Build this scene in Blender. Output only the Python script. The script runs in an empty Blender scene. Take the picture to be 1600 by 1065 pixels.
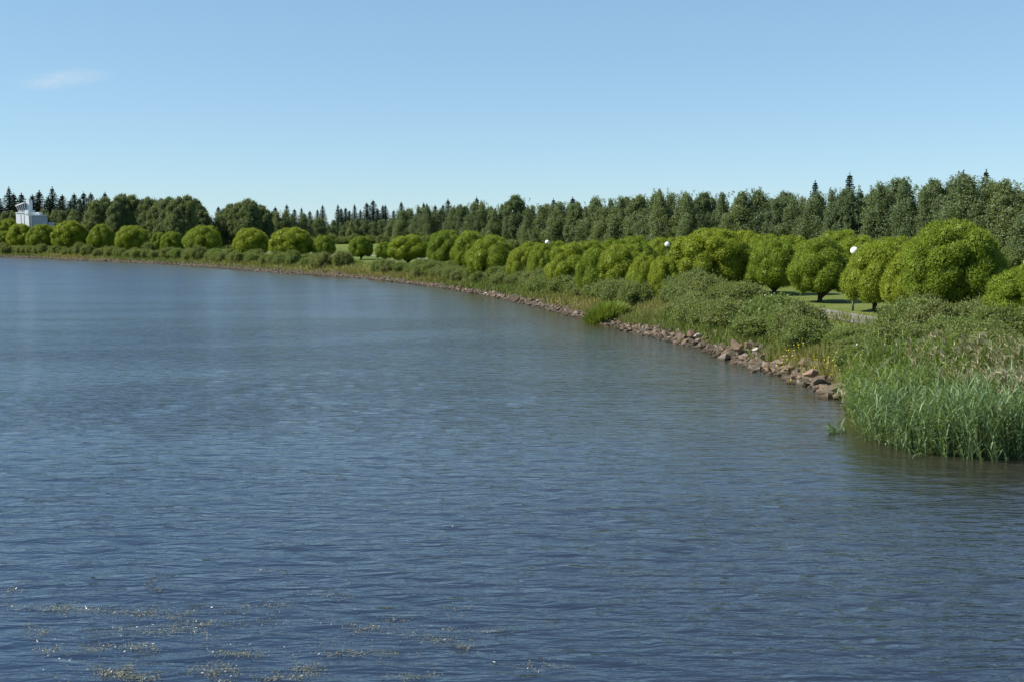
import bpy, bmesh, math, random
import numpy as np
from mathutils import Vector

random.seed(7)
rng = np.random.default_rng(7)
R = math.radians
scene = bpy.context.scene
COL = scene.collection

# ------------------------------------------------------------------ camera
CAM_H, FPX, CX, CY, HOR = 6.2, 1780.0, 800.0, 532.5, 365.0
PITCH = math.atan((CY - HOR) / FPX)
cam_data = bpy.data.cameras.new('camera')
cam_data.sensor_width = 36.0
cam_data.lens = 36.0 * FPX / 1600.0
cam_data.clip_start, cam_data.clip_end = 0.1, 20000.0
cam = bpy.data.objects.new('camera', cam_data)
COL.objects.link(cam)
cam.location = (0, 0, CAM_H)
cam.rotation_euler = (math.pi / 2 - PITCH, 0, 0)
scene.camera = cam

# ------------------------------------------------------------------ sky, sun
SUN_AZ, SUN_EL = R(-97), R(43)          # azimuth clockwise from +Y
world = bpy.data.worlds.new('World')
scene.world = world
world.use_nodes = True
wn, wl = world.node_tree.nodes, world.node_tree.links
wn.clear()
sky = wn.new('ShaderNodeTexSky')
sky.sky_type = 'NISHITA'
sky.sun_disc = False
sky.sun_elevation = SUN_EL
sky.sun_rotation = SUN_AZ
sky.altitude = 1500
sky.air_density = 1.0
sky.dust_density = 0.25
sky.ozone_density = 6.0
bg = wn.new('ShaderNodeBackground')
bg.inputs['Strength'].default_value = 0.12
wo = wn.new('ShaderNodeOutputWorld')
gam = wn.new('ShaderNodeGamma')                 # softer overall contrast, as the camera recorded it
gam.inputs[1].default_value = 0.56
tint = wn.new('ShaderNodeMix')
tint.data_type = 'RGBA'
tint.blend_type = 'MULTIPLY'
tint.inputs[0].default_value = 1.0
tint.inputs[7].default_value = (1.21, 1.47, 1.57, 1)
wl.new(sky.outputs[0], gam.inputs[0])
wl.new(gam.outputs[0], tint.inputs[6])
wl.new(tint.outputs[2], bg.inputs[0])
wl.new(bg.outputs[0], wo.inputs[0])

sd = bpy.data.lights.new('sun', 'SUN')
sd.energy = 5.0
sd.angle = R(0.53)
sd.color = (1.0, 0.955, 0.88)
so = bpy.data.objects.new('sun', sd)
COL.objects.link(so)
sdir = Vector((math.sin(SUN_AZ) * math.cos(SUN_EL), math.cos(SUN_AZ) * math.cos(SUN_EL), math.sin(SUN_EL)))
so.rotation_euler = sdir.to_track_quat('Z', 'Y').to_euler()
so.location = (-60, -20, 80)

vs = scene.view_settings
vs.view_transform = 'Standard'
vs.look = 'None'
vs.exposure = 0.7
vs.gamma = 1.0
vs.use_curve_mapping = False


# ------------------------------------------------------------------ helpers
def ray(px, py):
    cp, sp = math.cos(PITCH), math.sin(PITCH)
    dx, dy = px - CX, CY - py
    return np.array([dx, cp * FPX + sp * dy, -sp * FPX + cp * dy])


def at_z(px, py, z=0.0):
    r = ray(px, py)
    return np.array([0, 0, CAM_H]) + r * ((z - CAM_H) / r[2])


def at_depth(px, py, Y):
    r = ray(px, py)
    return np.array([0, 0, CAM_H]) + r * (Y / r[1])


def px_of(x, y, z):
    cp, sp = math.cos(PITCH), math.sin(PITCH)
    w = y * cp - (z - CAM_H) * sp
    u = y * sp + (z - CAM_H) * cp
    return CX + FPX * x / w, CY - FPX * u / w


def tag(o, label=None, cat=None, group=None, kind=None):
    if label: o['label'] = label
    if cat: o['category'] = cat
    if group: o['group'] = group
    if kind: o['kind'] = kind
    return o


def add(name, mesh, parent=None, loc=None, rz=0.0, scale=None):
    o = bpy.data.objects.new(name, mesh)
    COL.objects.link(o)
    if parent is not None: o.parent = parent
    if loc is not None: o.location = [float(c) for c in loc]
    if rz: o.rotation_euler = (0, 0, rz)
    if scale is not None: o.scale = scale
    return o


def poly_mesh(name, verts, nper, mat, attr=None, smooth=False):
    """verts: (N*nper,3) array, consecutive nper verts make one face."""
    verts = np.asarray(verts, dtype=np.float32).reshape(-1, 3)
    n = len(verts) // nper
    me = bpy.data.meshes.new(name)
    me.vertices.add(len(verts))
    me.vertices.foreach_set('co', verts.ravel())
    me.loops.add(len(verts))
    me.loops.foreach_set('vertex_index', np.arange(len(verts), dtype=np.int32))
    me.polygons.add(n)
    me.polygons.foreach_set('loop_start', np.arange(0, len(verts), nper, dtype=np.int32))
    if attr is not None:
        a = me.attributes.new('v', 'FLOAT', 'FACE')
        a.data.foreach_set('value', np.asarray(attr, dtype=np.float32))
    if smooth:
        me.polygons.foreach_set('use_smooth', np.ones(n, dtype=bool))
    me.materials.append(mat)
    me.update()
    return me


def index_mesh(name, verts, faces, mat, smooth=False, attr=None):
    me = bpy.data.meshes.new(name)
    me.from_pydata([tuple(map(float, v)) for v in verts], [], [tuple(map(int, f)) for f in faces])
    if smooth:
        me.polygons.foreach_set('use_smooth', np.ones(len(me.polygons), dtype=bool))
    if attr is not None:
        a = me.attributes.new('v', 'FLOAT', 'FACE')
        a.data.foreach_set('value', np.asarray(attr, dtype=np.float32))
    me.materials.append(mat)
    me.update()
    return me


def unit(v):
    return v / np.maximum(np.linalg.norm(v, axis=-1, keepdims=True), 1e-9)


def rand_dirs(n, g=rng):
    return unit(g.normal(size=(n, 3)))


def leaves(c, nrm, axis, L, W, fold=0.0):
    """rhombic leaves: centre, face normal, long axis, length, width -> (n*4,3)"""
    nrm = unit(nrm)
    axis = unit(axis - nrm * np.sum(axis * nrm, axis=1, keepdims=True))
    side = np.cross(nrm, axis)
    L = np.reshape(L, (-1, 1)); W = np.reshape(W, (-1, 1))
    v = np.stack([c - axis * L * .5, c + side * W * .5 - axis * L * .08,
                  c + axis * L * .5, c - side * W * .5 - axis * L * .08], axis=1)
    return v.reshape(-1, 3)


def ribbons(base, d0, droop, L, W, segs, face=None, g=rng):
    """tapering blades: base points, start dir, droop dir (added per seg), -> quads (n*segs*4,3)"""
    n = len(base)
    d = unit(d0)
    side = np.cross(d, g.normal(size=(n, 3)) if face is None else face)
    side = unit(side)
    L = np.reshape(L, (-1, 1)); W = np.reshape(W, (-1, 1))
    p = base.copy()
    prof = [0.75 + 0.25 * math.sin(math.pi * (i / segs) ** .7) if i < segs else 0.12 for i in range(segs + 1)]
    out = []
    for i in range(segs):
        q = p + d * L / segs
        a, b = prof[i] * W * .5, prof[i + 1] * W * .5
        out.append(np.stack([p - side * a, p + side * a, q + side * b, q - side * b], axis=1))
        p = q
        d = unit(d + droop)
    return np.stack(out, axis=1).reshape(-1, 3)


def tube(pts, rad, sides=7):
    pts = np.asarray(pts, float)
    V, F = [], []
    for i, p in enumerate(pts):
        t = pts[min(i + 1, len(pts) - 1)] - pts[max(i - 1, 0)]
        t = t / np.linalg.norm(t)
        u = np.cross(t, [0.31, 0.95, 0.05]); u /= np.linalg.norm(u)
        w = np.cross(t, u)
        for k in range(sides):
            a = 2 * math.pi * k / sides
            V.append(p + rad[i] * (math.cos(a) * u + math.sin(a) * w))
    for i in range(len(pts) - 1):
        for k in range(sides):
            k2 = (k + 1) % sides
            F.append((i * sides + k, i * sides + k2, (i + 1) * sides + k2, (i + 1) * sides + k))
    F.append(tuple(range(sides))[::-1])
    F.append(tuple((len(pts) - 1) * sides + k for k in range(sides)))
    return V, F


def merge(parts):
    V, F = [], []
    for v, f in parts:
        b = len(V)
        V += list(v)
        F += [tuple(i + b for i in q) for q in f]
    return V, F


def box(x0, x1, y0, y1, z0, z1):
    V = [(x0, y0, z0), (x1, y0, z0), (x1, y1, z0), (x0, y1, z0), (x0, y0, z1), (x1, y0, z1), (x1, y1, z1), (x0, y1, z1)]
    F = [(0, 3, 2, 1), (4, 5, 6, 7), (0, 1, 5, 4), (1, 2, 6, 5), (2, 3, 7, 6), (3, 0, 4, 7)]
    return V, F


# ------------------------------------------------------------------ materials
class NT:
    def __init__(s, name):
        s.m = bpy.data.materials.new(name)
        s.m.use_nodes = True
        s.t = s.m.node_tree
        s.t.nodes.clear()
        s.out = s.t.nodes.new('ShaderNodeOutputMaterial')

    def n(s, typ, **kw):
        nd = s.t.nodes.new(typ)
        for k, v in kw.items():
            if k.startswith('i_'):
                nd.inputs[k[2:].replace('_', ' ')].default_value = v
            else:
                setattr(nd, k, v)
        return nd

    def l(s, a, b):
        s.t.links.new(a, b)

    def mix(s, fac, a, b, blend='MIX'):
        nd = s.t.nodes.new('ShaderNodeMix')
        nd.data_type = 'RGBA'
        nd.blend_type = blend
        for sock, val in ((nd.inputs[0], fac), (nd.inputs[6], a), (nd.inputs[7], b)):
            if hasattr(val, 'is_linked'):
                s.l(val, sock)
            elif isinstance(val, (int, float)):
                sock.default_value = val
            else:
                sock.default_value = (*val, 1)
        return nd.outputs[2]

    def math(s, op, a, b=0.0, clamp=False):
        nd = s.t.nodes.new('ShaderNodeMath')
        nd.operation = op
        nd.use_clamp = clamp
        for sock, val in ((nd.inputs[0], a), (nd.inputs[1], b)):
            if hasattr(val, 'is_linked'):
                s.l(val, sock)
            else:
                sock.default_value = val
        return nd.outputs[0]

    def maprange(s, v, a, b, c=0.0, d=1.0):
        nd = s.t.nodes.new('ShaderNodeMapRange')
        s.l(v, nd.inputs[0])
        for i, x in enumerate((a, b, c, d)):
            nd.inputs[i + 1].default_value = x
        return nd.outputs[0]


def leaf_mat(name, c1, c2, c3, trans=0.3, objvar=0.5, rough=0.55, spec=0.25):
    """c1..c2 by leaf, drifting towards c3 by whole plant"""
    t = NT(name)
    at = t.n('ShaderNodeAttribute', attribute_name='v')
    oi = t.n('ShaderNodeObjectInfo')
    col = t.mix(at.outputs['Fac'], c1, c2)
    k = t.math('MULTIPLY', oi.outputs['Random'], objvar)
    col = t.mix(k, col, c3)
    p = t.n('ShaderNodeBsdfPrincipled', i_Roughness=rough)
    p.inputs['Specular IOR Level'].default_value = spec
    t.l(col, p.inputs['Base Color'])
    tr = t.n('ShaderNodeBsdfTranslucent')
    tc = t.mix(1.0, col, (1.25, 1.15, 0.5), 'MULTIPLY')
    t.l(tc, tr.inputs['Color'])
    mx = t.n('ShaderNodeMixShader')
    mx.inputs[0].default_value = trans
    t.l(p.outputs[0], mx.inputs[1])
    t.l(tr.outputs[0], mx.inputs[2])
    t.l(mx.outputs[0], t.out.inputs[0])
    return t.m


def plain_mat(name, c1, c2, scale=3.0, rough=0.7, bump=0.0, spec=0.3, objrand=None):
    t = NT(name)
    tc = t.n('ShaderNodeTexCoord')
    nz = t.n('ShaderNodeTexNoise', i_Scale=scale, i_Detail=5.0, i_Roughness=0.6)
    t.l(tc.outputs['Object'], nz.inputs['Vector'])
    f = t.maprange(nz.outputs['Fac'], 0.3, 0.7)
    col = t.mix(f, c1, c2)
    if objrand:
        oi = t.n('ShaderNodeObjectInfo')
        at = t.n('ShaderNodeAttribute', attribute_name='v')
        s = t.math('FRACT', t.math('ADD', oi.outputs['Random'], at.outputs['Fac']))
        rp = t.n('ShaderNodeValToRGB')
        rp.color_ramp.interpolation = 'LINEAR'
        els = rp.color_ramp.elements
        for i, (pos, c) in enumerate(objrand):
            e = els[i] if i < 2 else els.new(pos)
            e.position = pos
            e.color = (*c, 1)
        t.l(s, rp.inputs[0])
        col = rp.outputs[0]
        gp = t.n('ShaderNodeNewGeometry')
        sp = t.n('ShaderNodeSeparateXYZ')
        t.l(gp.outputs['Position'], sp.inputs[0])
        wet = t.maprange(t.math('ADD', sp.outputs[2], t.math('MULTIPLY', nz.outputs['Fac'], .10)), .10, .22)
        col = t.mix(1.0, col, t.mix(wet, (0.33, 0.34, 0.30), (1, 1, 1)), 'MULTIPLY')
        col = t.mix(1.0, col, t.mix(f, (0.75, 0.75, 0.75), (1.2, 1.2, 1.2)), 'MULTIPLY')
    p = t.n('ShaderNodeBsdfPrincipled', i_Roughness=rough)
    p.inputs['Specular IOR Level'].default_value = spec
    t.l(col, p.inputs['Base Color'])
    if bump:
        b = t.n('ShaderNodeBump', i_Distance=bump)
        t.l(nz.outputs['Fac'], b.inputs['Height'])
        t.l(b.outputs[0], p.inputs['Normal'])
    t.l(p.outputs[0], t.out.inputs[0])
    return t.m


M = {}
M['willow'] = leaf_mat('willow_leaf', (0.140, 0.198, 0.013), (0.305, 0.350, 0.030), (0.118, 0.190, 0.016), .28, .7)
M['birch'] = leaf_mat('birch_leaf', (0.112, 0.158, 0.056), (0.230, 0.268, 0.125), (0.105, 0.155, 0.080), .38, .8)
M['spruce'] = leaf_mat('spruce_needle', (0.026, 0.050, 0.024), (0.050, 0.082, 0.040), (0.030, 0.055, 0.034), .12, .8)
M['shrub'] = leaf_mat('shrub_leaf', (0.090, 0.150, 0.032), (0.215, 0.275, 0.085), (0.170, 0.200, 0.070), .4, 1.0)
M['sedge'] = leaf_mat('sedge_blade', (0.12, 0.18, 0.024), (0.23, 0.285, 0.055), (0.14, 0.2, 0.03), .36, .3)
M['reed'] = leaf_mat('reed_blade', (0.080, 0.150, 0.050), (0.225, 0.305, 0.150), (0.085, 0.14, 0.06), .35, .0, .5, .35)
M['reed_young'] = leaf_mat('young_reed_blade', (0.105, 0.175, 0.034), (0.225, 0.300, 0.085), (0.085, 0.14, 0.06), .38, .0, .5, .3)
M['straw'] = leaf_mat('dry_reed', (0.27, 0.24, 0.135), (0.46, 0.42, 0.27), (0.3, 0.27, 0.2), .15, .0)
M['grass'] = leaf_mat('bank_grass', (0.10, 0.145, 0.026), (0.27, 0.23, 0.085), (0.15, 0.2, 0.05), .3, .0)
M['weed'] = leaf_mat('pond_weed', (0.10, 0.095, 0.03), (0.34, 0.31, 0.19), (0.2, 0.2, 0.08), .1, .0, .35, .5)
M['yellow'] = plain_mat('yellow_petal', (0.70, 0.52, 0.02), (0.78, 0.62, 0.05))
M['whitefl'] = plain_mat('white_petal', (0.6, 0.6, 0.52), (0.75, 0.75, 0.68))
M['bark_dark'] = plain_mat('willow_bark', (0.035, 0.028, 0.02), (0.085, 0.07, 0.05), 9, .9, .02)
M['bark_spruce'] = plain_mat('spruce_bark', (0.05, 0.036, 0.026), (0.11, 0.08, 0.06), 9, .9, .02)
M['twig'] = plain_mat('shrub_stem', (0.06, 0.045, 0.03), (0.07, 0.055, 0.042), 9, .9)
M['stone'] = plain_mat('bank_stone', (.2, .2, .2), (.3, .3, .3), 4.5, .85, .03, .25, objrand=[
    (0.0, (0.060, 0.049, 0.033)), (0.25, (0.125, 0.092, 0.056)), (0.5, (0.082, 0.070, 0.051)),
    (0.70, (0.155, 0.112, 0.070)), (0.86, (0.155, 0.110, 0.072)), (0.95, (0.20, 0.165, 0.135)), (1.0, (0.07, 0.055, 0.042))])
M['white_stone'] = plain_mat('pale_stone', (0.30, 0.27, 0.22), (0.42, 0.38, 0.32), 5, .8, .02)
M['white_wall'] = plain_mat('white_render', (0.70, 0.71, 0.71), (0.80, 0.80, 0.79), 1.2, .7)
M['grey_or_shaded_wall'] = plain_mat('grey_and_shaded_wall', (0.30, 0.34, 0.39), (0.36, 0.40, 0.45), 1.5, .6)  # plain grey walls; on the annex this grey carries painted shade
M['grey_roof'] = plain_mat('grey_roof_sheet', (0.22, 0.24, 0.24), (0.32, 0.34, 0.33), 2, .5)
M['glass_dark'] = plain_mat('window_glass', (0.05, 0.06, 0.07), (0.07, 0.09, 0.10), 1, .08, 0, .6)
M['pole'] = plain_mat('lamp_pole_paint', (0.03, 0.045, 0.035), (0.05, 0.06, 0.05), 6, .5)
M['globe'] = plain_mat('lamp_globe_glass', (0.80, 0.80, 0.78), (0.84, 0.84, 0.82), 2, .25, 0, .5)

# birch bark: pale with dark bands
t = NT('birch_bark')
tc = t.n('ShaderNodeTexCoord')
mp = t.n('ShaderNodeMapping'); mp.inputs['Scale'].default_value = (2, 2, 9)
t.l(tc.outputs['Object'], mp.inputs[0])
nz = t.n('ShaderNodeTexNoise', i_Scale=1.3, i_Detail=4.0)
t.l(mp.outputs[0], nz.inputs['Vector'])
colr = t.mix(t.maprange(nz.outputs['Fac'], .52, .6), (0.50, 0.47, 0.41), (0.07, 0.06, 0.05))
p = t.n('ShaderNodeBsdfPrincipled', i_Roughness=.8)
t.l(colr, p.inputs['Base Color']); t.l(p.outputs[0], t.out.inputs[0])
M['bark_birch'] = t.m

# water
t = NT('river_water')
geo = t.n('ShaderNodeNewGeometry')


def wnoise(sx, sy, detail, rot=0.0, dist=0.0, off=0.0):
    m = t.n('ShaderNodeMapping')
    m.inputs['Location'].default_value = (off, off * .7, 0)
    m.inputs['Rotation'].default_value = (0, 0, rot)
    m.inputs['Scale'].default_value = (sx, sy, 1)
    t.l(geo.outputs['Position'], m.inputs[0])
    z = t.n('ShaderNodeTexNoise', noise_dimensions='2D', i_Scale=1.0, i_Detail=detail, i_Roughness=.5, i_Distortion=dist)
    t.l(m.outputs[0], z.inputs['Vector'])
    return z.outputs['Fac']


chop = wnoise(.75, 3.3, 2.0, R(-5), .4, 13.)
chop2 = wnoise(3.0, 7.0, 1.0, R(14), .3, 71.)
rip = wnoise(8.0, 17.0, 2.0, R(6), .3, 37.)
patch = t.maprange(wnoise(.035, .10, 3.0, R(-8), .6, 5.), .38, .64, .58, 1.05)
hh = t.math('ADD', t.math('MULTIPLY', chop, .078), t.math('MULTIPLY', chop2, .018))
hh = t.math('ADD', t.math('MULTIPLY', hh, patch), t.math('MULTIPLY', t.math('MULTIPLY', rip, .0095), patch))
bp = t.n('ShaderNodeBump', i_Distance=1.0, i_Strength=1.0)
t.l(hh, bp.inputs['Height'])
wc = t.mix(t.maprange(wnoise(.03, .06, 3., 0, 0, 91.), .35, .65), (0.0060, 0.0130, 0.0340), (0.0085, 0.0150, 0.0310))  # blue of the reflected sky put into the open-water body colour
p = t.n('ShaderNodeBsdfPrincipled', i_IOR=1.95)
ra = t.n('ShaderNodeAttribute', attribute_name='rough')
t.l(ra.outputs['Fac'], p.inputs['Roughness'])
sh = t.n('ShaderNodeAttribute', attribute_name='silt_reflection')     # silty shallows by the bank, with olive plant reflection painted in
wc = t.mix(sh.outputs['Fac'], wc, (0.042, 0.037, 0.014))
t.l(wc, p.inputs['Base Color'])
t.l(bp.outputs[0], p.inputs['Normal'])
t.l(p.outputs[0], t.out.inputs[0])
M['water'] = t.m

# ground: lawn inland, stony soil by the water (attribute t = metres from the waterline)
t = NT('lawn_and_soil')
geo = t.n('ShaderNodeNewGeometry')
n1 = t.n('ShaderNodeTexNoise', i_Scale=.22, i_Detail=6.0, i_Roughness=.65)
n2 = t.n('ShaderNodeTexNoise', i_Scale=6.0, i_Detail=4.0, i_Roughness=.7)
t.l(geo.outputs['Position'], n1.inputs['Vector']); t.l(geo.outputs['Position'], n2.inputs['Vector'])
g1 = t.mix(t.maprange(n1.outputs['Fac'], .35, .68), (0.085, 0.130, 0.022), (0.150, 0.170, 0.045))
g2 = t.mix(t.maprange(n2.outputs['Fac'], .3, .7), (0.7, 0.7, 0.7), (1.25, 1.25, 1.2))
g1 = t.mix(1.0, g1, g2, 'MULTIPLY')
so_ = t.mix(t.maprange(n2.outputs['Fac'], .3, .7), (0.045, 0.036, 0.022), (0.11, 0.088, 0.055))
ta = t.n('ShaderNodeAttribute', attribute_name='t')
tt = t.math('ADD', ta.outputs['Fac'], t.math('MULTIPLY', n1.outputs['Fac'], 3.0))
gc = t.mix(t.maprange(tt, 3.0, 4.2), so_, g1)
p = t.n('ShaderNodeBsdfPrincipled', i_Roughness=.9)
p.inputs['Specular IOR Level'].default_value = .15
t.l(gc, p.inputs['Base Color'])
b = t.n('ShaderNodeBump', i_Distance=.12)
t.l(n2.outputs['Fac'], b.inputs['Height']); t.l(b.outputs[0], p.inputs['Normal'])
t.l(p.outputs[0], t.out.inputs[0])
M['ground'] = t.m
M['path'] = plain_mat('path_gravel', (0.16, 0.145, 0.13), (0.22, 0.205, 0.185), 1.5, .9, .01)

# ------------------------------------------------------------------ shoreline and terrain
shore_px = [(1320, 622), (1240, 594), (1150, 564), (1080, 540), (1000, 520), (940, 505), (850, 482), (760, 462), (660, 446),
            (560, 435), (440, 427), (340, 419), (250, 413), (120, 407), (0, 402)]
SH = [(420, -250), (170, -70), (80, 4), (45, 25), (26, 34.5), (18, 37.5), (14.2, 40.5)]
SH += [tuple(at_z(x, y)[:2]) for x, y in shore_px]
SH += [(-190, 326), (-300, 362), (-520, 405), (-1000, 470), (-2600, 560)]
SH = np.array(SH, float)


def catmull(P, n):
    out = []
    for i in range(len(P) - 1):
        p0, p1, p2, p3 = P[max(i - 1, 0)], P[i], P[i + 1], P[min(i + 2, len(P) - 1)]
        for k in range(n):
            u = k / n
            out.append(.5 * ((2 * p1) + (p2 - p0) * u + (2 * p0 - 5 * p1 + 4 * p2 - p3) * u * u + (3 * p1 - p0 - 3 * p2 + p3) * u ** 3))
    out.append(P[-1])
    return np.array(out)


SC = catmull(SH, 6)
SEG = np.linalg.norm(np.diff(SC, axis=0), axis=1)
SLEN = np.concatenate([[0], np.cumsum(SEG)])
LANDPOLY = np.vstack([SC, [(-2600, 3000), (4000, 3000), (4000, -250)]])


def shore_t(x, y):
    """signed metres inland from the waterline"""
    P = np.stack([np.ravel(x), np.ravel(y)], axis=1).astype(float)
    A, B = SC[:-1], SC[1:]
    out = np.empty(len(P))
    for s in range(0, len(P), 4000):
        q = P[s:s + 4000]
        d = B - A
        u = ((q[:, None, :] - A) * d).sum(-1) / (d * d).sum(-1)
        u = np.clip(u, 0, 1)
        c = A + u[..., None] * d
        dist = np.sqrt(((q[:, None, :] - c) ** 2).sum(-1)).min(1)
        a, b = LANDPOLY, np.roll(LANDPOLY, -1, axis=0)
        cond = (a[:, 1] > q[:, 1:2]) != (b[:, 1] > q[:, 1:2])
        xi = (b[:, 0] - a[:, 0]) * (q[:, 1:2] - a[:, 1]) / (b[:, 1] - a[:, 1] + 1e-12) + a[:, 0]
        ins = (cond & (q[:, 0:1] < xi)).sum(1) % 2 == 1
        out[s:s + 4000] = np.where(ins, dist, -dist)
    return out.reshape(np.shape(x))


def ground_from_t(x, y, tt):
    j = .35 * np.sin(x * .9 + y * .37) + .25 * np.sin(x * .31 - y * .83 + 2) + .15 * np.sin(x * 1.9 + y * 1.3)
    te = tt + j * np.clip(tt + 1, 0, 1) * .6
    base = np.interp(te, [-8, -2, 0, 1.5, 4, 7, 15, 60, 150, 1500], [-1.5, -.6, 0, .55, 1.1, 1.45, 1.7, 1.9, 2.2, 3.0])
    rise = np.interp(tt, [0, 15, 60, 110, 250, 2500], [0, .2, 1.3, 2.3, 3.0, 3.5])
    a = np.clip((8 - x) / 40, 0, 1)
    a = a * a * (3 - 2 * a)
    return base + a * rise + .04 * np.sin(x * .5) * np.sin(y * .43)


def gz(x, y):
    x = np.asarray(x, float); y = np.asarray(y, float)
    return ground_from_t(x, y, shore_t(x, y))


def gz1(x, y):
    return float(gz(np.array([x]), np.array([y]))[0])


def shore_at(s):
    """point and inland normal at arclength s"""
    i = int(np.clip(np.searchsorted(SLEN, s) - 1, 0, len(SEG) - 1))
    u = (s - SLEN[i]) / SEG[i]
    d = (SC[i + 1] - SC[i]) / SEG[i]
    return SC[i] + d * u * SEG[i], np.array([d[1], -d[0]])


IDX0 = 7 * 6                    # first shoreline point at the stones
S0 = SLEN[IDX0]                 # arclength where stones meet the reeds
S_FAR = SLEN[(7 + len(shore_px) - 1) * 6]     # left edge of the picture

gx = np.concatenate([[-2500, -1500, -900, -600, -420, -320, -260, -220, -190, -170], np.arange(-155, -20, 1.6), np.arange(-20, 48, .9),
                     [52, 58, 66, 78, 95, 120, 160, 220, 320, 500, 900, 1600, 2500]])
gy = np.concatenate([[-240, -150, -90, -50, -20, 0, 10, 18], np.arange(24, 130, .9), np.arange(130, 330, 1.7),
                     [335, 345, 360, 380, 410, 450, 520, 620, 800, 1100, 1600, 2400]])
GX, GY = np.meshgrid(gx, gy)
GT = shore_t(GX, GY)
GZ = ground_from_t(GX, GY, GT)
nx, ny = len(gx), len(gy)
verts = np.stack([GX, GY, GZ], axis=-1).reshape(-1, 3)
ii = np.arange(nx * ny).reshape(ny, nx)
faces = np.stack([ii[:-1, :-1], ii[:-1, 1:], ii[1:, 1:], ii[1:, :-1]], axis=-1).reshape(-1, 4)
me = bpy.data.meshes.new('ground')
me.vertices.add(len(verts)); me.vertices.foreach_set('co', verts.astype(np.float32).ravel())
me.loops.add(faces.size); me.loops.foreach_set('vertex_index', faces.astype(np.int32).ravel())
me.polygons.add(len(faces)); me.polygons.foreach_set('loop_start', np.arange(0, faces.size, 4, dtype=np.int32))
me.polygons.foreach_set('use_smooth', np.ones(len(faces), dtype=bool))
a = me.attributes.new('t', 'FLOAT', 'POINT'); a.data.foreach_set('value', GT.astype(np.float32).ravel())
me.materials.append(M['ground']); me.update()
ground = add('ground', me)
tag(ground, 'grassy park ground rising gently from the stony river bank', kind='structure')

# river surface: real wavelets, finer mesh where the water is nearest; what the mesh cannot carry becomes roughness
g = np.random.default_rng(91)
th = np.concatenate([np.radians(np.arange(-180, -36, 6)), np.linspace(R(-36), R(36), 370), np.radians(np.arange(42, 180, 6))])
rr = [0.0, 3.0, 7.0, 11.0]
while rr[-1] < 330:
    rr.append(rr[-1] * 1.0052)
rr = np.array(rr + [360, 420, 520, 700, 1000, 1500, 2600])
TH, RR = np.meshgrid(th, rr)
WX, WY = RR * np.sin(TH), RR * np.cos(TH)
lat = RR * (R(72) / 370)
dep = np.maximum(RR * .0052, .03)
weed_calm = np.exp(-((WX + 4) / 7.0) ** 2 - ((WY - 15.5) / 5.0) ** 2) * .75
gust = .5 + .5 * np.sin(WX * .045 + 1.2 * np.sin(WY * .05) + .6) * np.sin(WY * .11 + .8 * np.sin(WX * .06))
gust = .90 + .20 * gust
gust = gust + 1.1 * np.exp(-((WX + 25) / 6.0) ** 2 - ((WY - 52) / 2.0) ** 2) + 1.0 * np.exp(-((WX + 16.5) / 3.0) ** 2 - ((WY - 33.5) / 1.6) ** 2)
NW = 84
lam = np.exp(g.uniform(math.log(.22), math.log(1.15), NW))
ang = g.normal(R(8), R(24), NW)
SLOPE = .088
WZ = np.zeros_like(WX)
lost = np.zeros_like(WX)
fine = (np.abs(TH) <= R(36.01)) & (RR > 9) & (RR < 330)
for l_, a_ in zip(lam, ang):
    k = 2 * math.pi / l_
    kx, ky = k * math.sin(a_), k * math.cos(a_)
    sl = SLOPE * math.sqrt(2.0 / NW)
    res = np.maximum(dep * abs(math.cos(a_)), lat * abs(math.sin(a_)))
    w = np.clip((l_ / np.maximum(res, 1e-6) - 3.0) / 3.0, 0, 1) * fine
    damp = gust * (1 - weed_calm * np.clip(1.6 - l_ * 1.3, 0, 1))
    ph = g.uniform(0, 6.28)
    px_, py_ = g.uniform(0, 6.28, 2)
    grp = 1 + .5 * np.sin(WX * .31 / l_ ** .5 + px_) * np.sin(WY * .43 / l_ ** .5 + py_)
    u_ = kx * WX + ky * WY + ph
    WZ += (sl / k) * w * damp * grp * (np.sin(u_) + .18 * np.cos(2 * u_))
    lost += .5 * (sl * damp) ** 2 * (1 - w ** 2)
alpha = np.sqrt(2 * (lost * 2.2 + .0003))
ROUGH = np.interp(RR, [0, 40, 110, 300], [.07, .08, .17, .30])
nrw, ncl = WX.shape
ri, ci = np.unique(np.append(np.arange(0, nrw, 8), nrw - 1)), np.unique(np.append(np.arange(0, ncl, 6), ncl - 1))
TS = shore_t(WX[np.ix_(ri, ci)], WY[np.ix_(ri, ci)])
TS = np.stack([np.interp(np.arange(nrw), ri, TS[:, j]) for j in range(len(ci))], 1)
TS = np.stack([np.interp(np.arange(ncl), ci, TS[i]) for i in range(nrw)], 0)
SILT_REFL = .42 * np.clip((TS + 32) / 20.0, 0, 1) + .58 * np.clip((TS + 14) / 10.0, 0, 1) ** 1.5  # silt near the bank; wide term fades out the painted sky blue
verts = np.stack([WX, WY, WZ], axis=-1).reshape(-1, 3)
ii = np.arange(nrw * ncl).reshape(nrw, ncl)
ii = np.concatenate([ii, ii[:, :1]], axis=1)
faces = np.stack([ii[1:-1, :-1], ii[1:-1, 1:], ii[2:, 1:], ii[2:, :-1]], axis=-1)[:, :, ::-1].reshape(-1, 4)
me = bpy.data.meshes.new('river')
me.vertices.add(len(verts)); me.vertices.foreach_set('co', verts.astype(np.float32).ravel())
me.loops.add(faces.size); me.loops.foreach_set('vertex_index', faces.astype(np.int32).ravel())
me.polygons.add(len(faces)); me.polygons.foreach_set('loop_start', np.arange(0, faces.size, 4, dtype=np.int32))
me.polygons.foreach_set('use_smooth', np.ones(len(faces), dtype=bool))
a = me.attributes.new('rough', 'FLOAT', 'POINT'); a.data.foreach_set('value', ROUGH.astype(np.float32).ravel())
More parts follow.
